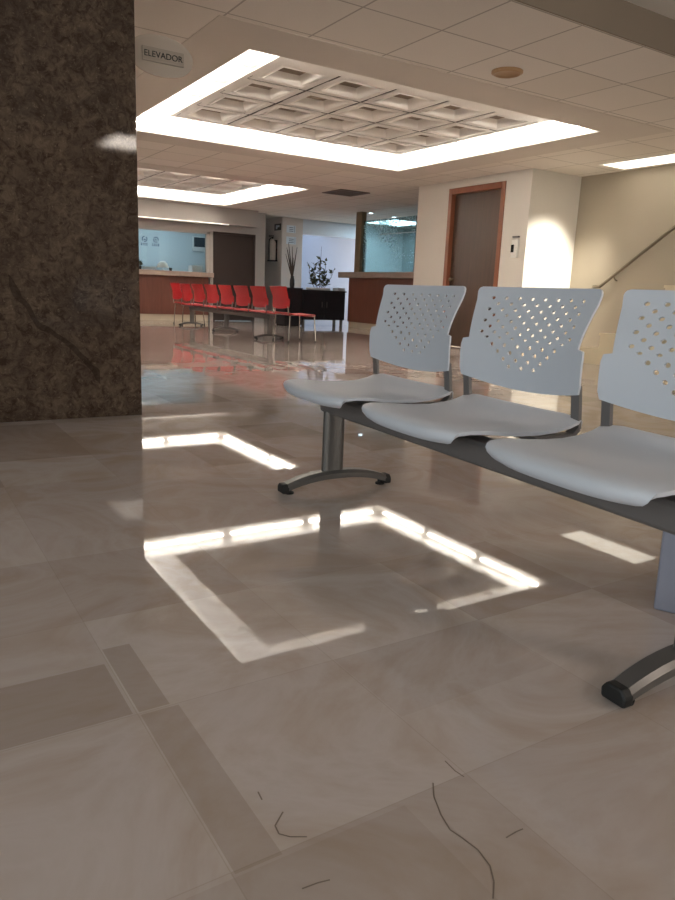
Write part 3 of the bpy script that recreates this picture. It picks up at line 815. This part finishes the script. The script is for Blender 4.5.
# ------------------------------------------------------------------ back counter on the left
t = thing('reception_counter', 'long red brown wooden counter under the blue lit window at the back', 'counter', (4.0, YB-.1, 0))
obj('body', boxes((1.0, 6.12, YB-.15, YB+.35, .13, .94)), M['wred'], t, off=t.location)
obj('plinth', boxes((1.0, 6.12, YB-.13, YB+.33, 0, .13)), M['plinth'], t, off=t.location)
obj('countertop', boxes((.95, 6.215, YB-.24, YB+.45, .94, 1.04)), M['top'], t, bevel=.006, off=t.location)
# emblems on the glass
for k, (x, lb) in enumerate(((4.78, 'left round blue grey emblem with lettering on the office window'), (5.02, 'right round blue grey emblem with lettering on the office window'))):
    t = thing('emblem', lb, 'emblem', (x, YB+.047, 1.62))
    bm = BM(); n = 20
    for i in range(n):
        a0, a1 = 2*PI*i/n, 2*PI*(i+1)/n
        if k == 0 and i in (3, 4, 13): continue
        if k == 1 and i in (8, 17, 18): continue
        prism(bm, [(.8*r*math.cos(a), .8*r*math.sin(a)+.045) for r, a in ((.05, a0), (.075, a0), (.075, a1), (.05, a1))], 'y', -.002, .0)
    if k: prism(bm, [(-.03, .03), (.0, .075), (.02, .03)], 'y', -.002, 0.)
    else: prism(bm, [(-.02, .02), (.02, .02), (.02, .05), (-.02, .05)], 'y', -.002, 0.)
    obj('ring', bm, M['logo'], t)
    bl_ = BM(); xx = -.10
    for wv in ((.04, .03, .035, .04) if k == 0 else (.035, .045, .03, .05)):
        for zz_ in (-.075, -.115): bx(bl_, xx*.8, (xx+wv-.008)*.8, -.002, 0, zz_*.75, zz_*.75+.022)
        xx += wv+.012
    obj('lettering', bl_, M['logo'], t)
# things behind the back counter window
t = thing('desk_lamp', 'white rounded lamp head standing on the back counter', 'lamp', (5.24, YB+.28, 1.04))
bm = BM(); lathe(bm, [(0, 0), (.06, 0), (.055, .014), (.012, .02), (.012, .08), (0, .08)]); obj('base', bm, M['pot'], t, smooth=40)
bm = BM(); lathe(bm, [(0, .14), (.05, .13), (.10, .08), (.13, 0), (.12, 0), (0, .07)], (0, 0, .07)); obj('shade', bm, M['plastic'], t, smooth=40)
for (x0, x1, y0, y1, h, nm, m, lb) in ((4.80, 5.06, YB+.15, YB+.35, .075, 'paper_stack', 'paper', 'white stack of papers on the back counter left of the lamp'),
                                   (5.86, 6.1, YB+.15, YB+.38, .15, 'box', 'pot', 'pale box at the right end of the back counter'),
                                   (5.36, 5.43, YB+.18, YB+.25, .07, 'cup', 'vase', 'small dark cup right of the lamp on the back counter')):
    if nm == 'cup':
        bm = BM(); lathe(bm, [(0, 0), (.028, 0), (.036, .07), (.03, .07), (.024, .01), (0, .01)], ((x0+x1)/2, (y0+y1)/2, 1.04)); tag(obj(nm, bm, M[m], smooth=40), lb, nm)
    else: tag(obj(nm, boxes((x0, x1, y0, y1, 1.04, 1.04+h)), M[m], bevel=.004), lb, nm)
t = thing('potted_plant', 'small dark plant at the left end of the back counter window', 'plant', (4.72, YB+.25, 1.04))
bm = BM(); lathe(bm, [(0, 0), (.04, 0), (.05, .08), (.04, .08), (0, .06)]); obj('pot', bm, M['vase'], t, smooth=40)
bl = BM()
for k in range(26): leaf(bl, Vector((rnd.uniform(-.03, .03), rnd.uniform(-.03, .03), rnd.uniform(.07, .16))), (rnd.uniform(-1, 1), rnd.uniform(-1, 1), rnd.uniform(.2, 1.4)), .09, .018)
obj('leaves', bl, M['green'], t, recalc=False)
t = thing('wall_screen', 'small dark screen on the office wall above the pale box', 'screen', (6.87, 17.58, 1.6))
obj('casing', boxes((6.68, 7.06, 17.55, 17.60, 1.60, 1.95)), M['pot'], t, off=t.location)
obj('panel', boxes((6.71, 7.03, 17.545, 17.55, 1.70, 1.93)), mat('dark blue screen', (38, 48, 58), .25), t, off=t.location)

# ------------------------------------------------------------------ ELEVADOR sign on the pillar side
t = thing('sign', 'oval frosted hanging sign reading ELEVADOR beside the marble pillar', 'sign', (1.233, 4.16, 1.955))
bm = BM(); n = 40; cx, cz, rx, rzz = 1.405, 1.958, .182, .105
prism(bm, [(cx+rx*math.copysign(abs(math.cos(2*PI*i/n))**.9, math.cos(2*PI*i/n)), cz+rzz*math.sin(2*PI*i/n)) for i in range(n)], 'y', 4.155, 4.167)
obj('oval_plate', bm, M['acryl'], t, bevel=.004, off=t.location)
obj('plaque', boxes((1.296, 1.528, 4.145, 4.155, 1.922, 1.992)), M['plaque'], t, off=t.location)
obj('mounting', boxes((1.233, 1.246, 4.14, 4.18, 1.90, 2.02)), M['chrome'], t, off=t.location)
cu = D.curves.new('lettering', 'FONT'); cu.body = 'ELEVADOR'; cu.size = .044; cu.align_x = 'CENTER'; cu.align_y = 'CENTER'; cu.extrude = .001
cu.materials.append(M['ink'])
lo = D.objects.new('lettering', cu); COL.objects.link(lo); lo.parent = t
lo.location = (0, 0, 0)
bpy.context.view_layer.update()
lm = D.meshes.new_from_object(lo.evaluated_get(bpy.context.evaluated_depsgraph_get())); D.objects.remove(lo)
lo = D.objects.new('lettering', lm); COL.objects.link(lo); lo.parent = t
lo.location = (1.412-1.233, 4.1435-4.16, 1.957-1.955); lo.rotation_euler = (PI/2, 0, 0)

# thin hinged metal edge behind the pillar
g = struct('trim_5', boxes((1.245, 1.262, 4.80, 4.82, .33, .78)), M['gold'])

# ------------------------------------------------------------------ light
W = D.worlds.new('world'); SC.world = W; W.use_nodes = True
wt = W.node_tree; bg = wt.nodes['Background']
tc = wt.nodes.new('ShaderNodeTexCoord'); sx = wt.nodes.new('ShaderNodeSeparateXYZ'); wt.links.new(tc.outputs['Generated'], sx.inputs[0])
mr = wt.nodes.new('ShaderNodeMapRange'); wt.links.new(sx.outputs[0], mr.inputs[0]); mr.inputs[1].default_value = -.75; mr.inputs[2].default_value = -.2
mxw = wt.nodes.new('ShaderNodeMix'); mxw.data_type = 'RGBA'; wt.links.new(mr.outputs[0], mxw.inputs[0])
mxw.inputs[6].default_value = (.84, .93, 1.0, 1); mxw.inputs[7].default_value = (1.0, .90, .82, 1)   # cool open sky to the left, warm fill for the added front glazing behind
wt.links.new(mxw.outputs[2], bg.inputs[0]); bg.inputs[1].default_value = 2.6
pl = D.lights.new('window_portal', 'AREA'); pl.shape = 'RECTANGLE'; pl.size = 5.4; pl.size_y = 2.0
po = D.objects.new('window_portal', pl); COL.objects.link(po)
po.location = (-3.54, -.2, 1.3); po.rotation_euler = (PI/2, 0, -PI/2); pl.cycles.is_portal = True
pl2 = D.lights.new('front_portal', 'AREA'); pl2.shape = 'RECTANGLE'; pl2.size = 10.6; pl2.size_y = 2.3; pl2.cycles.is_portal = True
po2 = D.objects.new('front_portal', pl2); COL.objects.link(po2); po2.location = (2., -4.03, 1.25); po2.rotation_euler = (PI/2, 0, 0)
def spot(name, loc, tgt, power, angle, blend, col, r=.05):
    l = D.lights.new(name, 'SPOT'); l.energy = power; l.spot_size = math.radians(angle); l.spot_blend = blend; l.color = col; l.shadow_soft_size = r
    o = D.objects.new(name, l); COL.objects.link(o); o.location = loc
    o.rotation_euler = (Vector(tgt)-Vector(loc)).to_track_quat('-Z', 'Y').to_euler(); return o
spot('alcove_spot', (7.80, 5.9, 2.38), (7.60, 7.03, .75), 260, 64, .85, (1, .95, .82))
spot('niche_spot', (9.1, 16.45, 2.39), (9.0, 17.3, 1.85), 55, 75, .6, (.62, .84, 1), .04)
spot('niche_spot', (9.9, 16.3, 2.39), (9.9, 17.3, 1.2), 16, 110, .6, (.66, .80, 1), .04)

SC.view_settings.view_transform = 'Standard'; SC.view_settings.look = 'None'
SC.view_settings.gamma = 1; SC.view_settings.use_curve_mapping = False
SC.view_settings.exposure = .74
